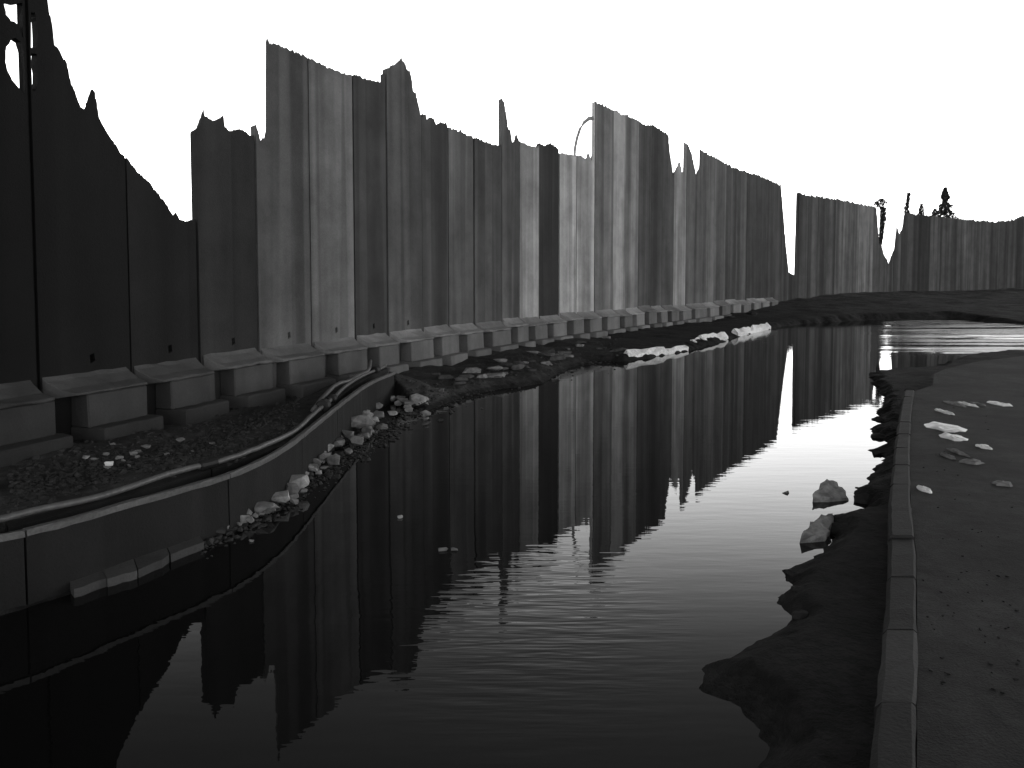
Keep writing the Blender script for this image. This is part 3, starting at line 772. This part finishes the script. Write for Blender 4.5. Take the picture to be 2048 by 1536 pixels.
# litter on the pavement
def sheet(px0, px1, py0, py1, label, mat=M_litter, name='litter_scrap', cat='litter'):
    c = on_z((px0 + px1) / 2, (py0 + py1) / 2, .305); a = on_z(px0, (py0 + py1) / 2, .305); b = on_z(px1, (py0 + py1) / 2, .305)
    d0 = on_z(c.x and (px0 + px1) / 2, py0, .305); d1 = on_z((px0 + px1) / 2, py1, .305)
    rx = (b - a).length / 2; ry = max(.03, (d0 - d1).length / 2); n = 14; bm = bmesh.new(); rings = []
    ph = random.uniform(0, 6)
    for q, f in enumerate((.45, .8, 1.0)):
        rings.append([bm.verts.new((rx * f * math.cos(t * 2 * math.pi / n) * (1 + .18 * math.sin(3 * t + ph)), ry * f * math.sin(t * 2 * math.pi / n) * (1 + .2 * math.cos(2 * t + ph)), random.uniform(.005, .035) if q < 2 else .004)) for t in range(n)])
    c0 = bm.verts.new((0, 0, .03))
    for t in range(n):
        bm.faces.new((c0, rings[0][t], rings[0][(t + 1) % n]))
        for q in (0, 1): bm.faces.new((rings[q][t], rings[q + 1][t], rings[q + 1][(t + 1) % n], rings[q][(t + 1) % n]))
    lo = [bm.verts.new((v.co.x, v.co.y, 0)) for v in rings[2]]
    for t in range(n): bm.faces.new((rings[2][t], lo[t], lo[(t + 1) % n], rings[2][(t + 1) % n]))
    bm.faces.new(lo)
    o = bm_obj(name, bm, mat, None, (c.x, c.y, .301)); tag(o, label, cat); return o
sheet(1982, 2014, 803, 812, 'bright flat scrap, rightmost in the upper line of litter on the asphalt')
sheet(1926, 1944, 804, 813, 'small rounded bright scrap in the upper line of litter on the asphalt')
sheet(1948, 1964, 805, 812, 'dull scrap right of the rounded bright one on the asphalt', M_chunk)
sheet(1898, 1922, 803, 813, 'narrow slanting grey scrap, leftmost of the upper line of litter', M_chunk)
sheet(1880, 1896, 819, 829, 'small slanting scrap above the large bright sheet on the asphalt')
sheet(1838, 1860, 974, 985, 'bright scrap nearest the kerb on the asphalt')
sheet(1957, 1978, 890, 898, 'small bright scrap right of the grey litter cluster')
sheet(1920, 1966, 920, 928, 'long thin grey scrap at the foot of the litter cluster', M_chunk)
sheet(1908, 1924, 898, 912, 'lumpy grey scrap in the middle of the litter cluster', M_chunk)
sheet(1888, 1902, 908, 918, 'grey scrap at the left of the litter cluster', M_chunk)
sheet(1988, 2022, 964, 972, 'faint grey scrap at the right part of the asphalt', M_chunk)
sheet(1856, 1920, 846, 863, 'largest bright sheet lying crumpled on the asphalt')
sheet(1884, 1926, 868, 881, 'second large bright sheet just below the largest one')
bm = bmesh.new()
for i in range(70):
    px = random.uniform(1845, 2047); py = random.uniform(790, 1400); p = on_z(px, py, .3); q = random.uniform(.008, .025)
    chunk_bm(q * 1.4, q, q * .7, 7000 + i % 20, bm, (p.x, p.y, .302), random.uniform(0, 6))
o = bm_obj('grit', bm, M_kerb); tag(o, 'sparse grit scattered on the asphalt', kind='stuff')

# fine gravel, uncountable
bm = bmesh.new()
for i in range(5200):
    t_ = random.random()
    if i % 2:
        px = random.uniform(20, 600); py = np.interp(px, [0, 300, 600], [960, 905, 840]) + random.gauss(0, 40); z = .36
        p = on_z(px, py, z)
        if inside(np.array([p.x]), np.array([p.y]), trench)[0] or inside(np.array([p.x]), np.array([p.y]), poly)[0]: continue
    else:
        px = random.uniform(400, 1250); py = np.interp(px, [400, 600, 850, 1000, 1250], [1066, 962, 800, 745, 695]) + random.gauss(0, 14); p = on_z(px, py, .1)
    z = max(0.0, gz(p.x, p.y)); s = min(.12, .018 + random.expovariate(1 / .022))
    chunk_bm(s, s, s * .7, 5000 + i % 40, bm, (p.x, p.y, z), random.uniform(0, 6))
o = bm_obj('gravel', bm, M_grav); tag(o, 'loose gravel strewn between the footings, channel and rubble', kind='stuff')

# ------------------------------------------------------------------ plants over the far walls
def tree(name, px, Y, col, label, cat, leaf=.16, dens=260, trunk_r=.06):
    """col: (photo y, half width px) list top to bottom"""
    s = Y / F; base = on_y(px, 560, Y); zb = 0.6
    root = empty(name, (base.x, Y, zb)); tag(root, label, cat)
    ztop = on_y(px, col[0][0], Y).z
    pts = [Vector((random.uniform(-.05, .05) * (i > 0), 0, (ztop - .2 - zb) * i / 6)) for i in range(7)]
    bm_obj('trunk', tube_bm(pts, [trunk_r * (1.4 - i * .2) for i in range(7)], 6), M_bark, root)
    bm = bmesh.new(); ys = [c[0] for c in col]; hw = [c[1] for c in col]; offs = [c[2] if len(c) > 2 else 0 for c in col]
    for i in range(dens):
        f = random.random(); py = ys[0] + (ys[-1] - ys[0]) * f; r = np.interp(py, ys, hw) * s; ox = np.interp(py, ys, offs) * s
        a = random.uniform(0, 6.283); rad = r * math.sqrt(random.random())
        c = Vector((ox + rad * math.cos(a), rad * math.sin(a), on_y(px, py, Y).z - zb))
        n = Vector((random.gauss(0, 1), random.gauss(0, 1), random.gauss(0, 1))).normalized(); t1 = n.orthogonal().normalized(); t2 = n.cross(t1); l = leaf * random.uniform(.6, 1.3)
        q = [bm.verts.new(c + t1 * l), bm.verts.new(c + t2 * l * .4), bm.verts.new(c - t1 * l), bm.verts.new(c - t2 * l * .4)]
        bm.faces.new(q)
    me_o = bm_obj('crown', bm, M_leaf, root); return root
tree('conifer_tree', 1885, 84, [(376, 2), (386, 5), (396, 8, 1), (404, 4), (412, 13, 2), (420, 10), (432, 24), (470, 26)], 'small dark conifer rising over the far wall at the right', 'tree', .2, 1700)
tree('slim_sapling', 1811, 74, [(386, 3, 2), (396, 4, 1), (406, 3, 0), (416, 5, -2), (425, 5, 0), (450, 6, 0)], 'slim dark sapling at the left end of the far wall', 'tree', .13, 700, .04)
tree('low_shrub', 1839, 76, [(408, 2), (416, 4), (426, 6), (450, 6)], 'small pointed shrub showing between the sapling and the conifer', 'shrub', .14, 420, .04)
tree('low_shrub', 1866, 82, [(418, 3), (424, 5), (434, 8), (460, 8)], 'small round shrub touching the conifer on its left', 'shrub', .14, 420, .04)
tree('climbing_shrub', 1757, 67, [(398, 3, 2), (404, 12, 0), (410, 12, 0), (418, 5, 6), (440, 5, 6), (470, 4, 3), (490, 3, 1)], 'straggling shrub hanging at the right end of the short wall stretch', 'shrub', .14, 1100, .05)
tree('low_shrub', 2042, 86, [(433, 4), (437, 10), (446, 14), (460, 14)], 'flat dark shrub over the far wall at the right edge', 'shrub', .2, 200, .05)
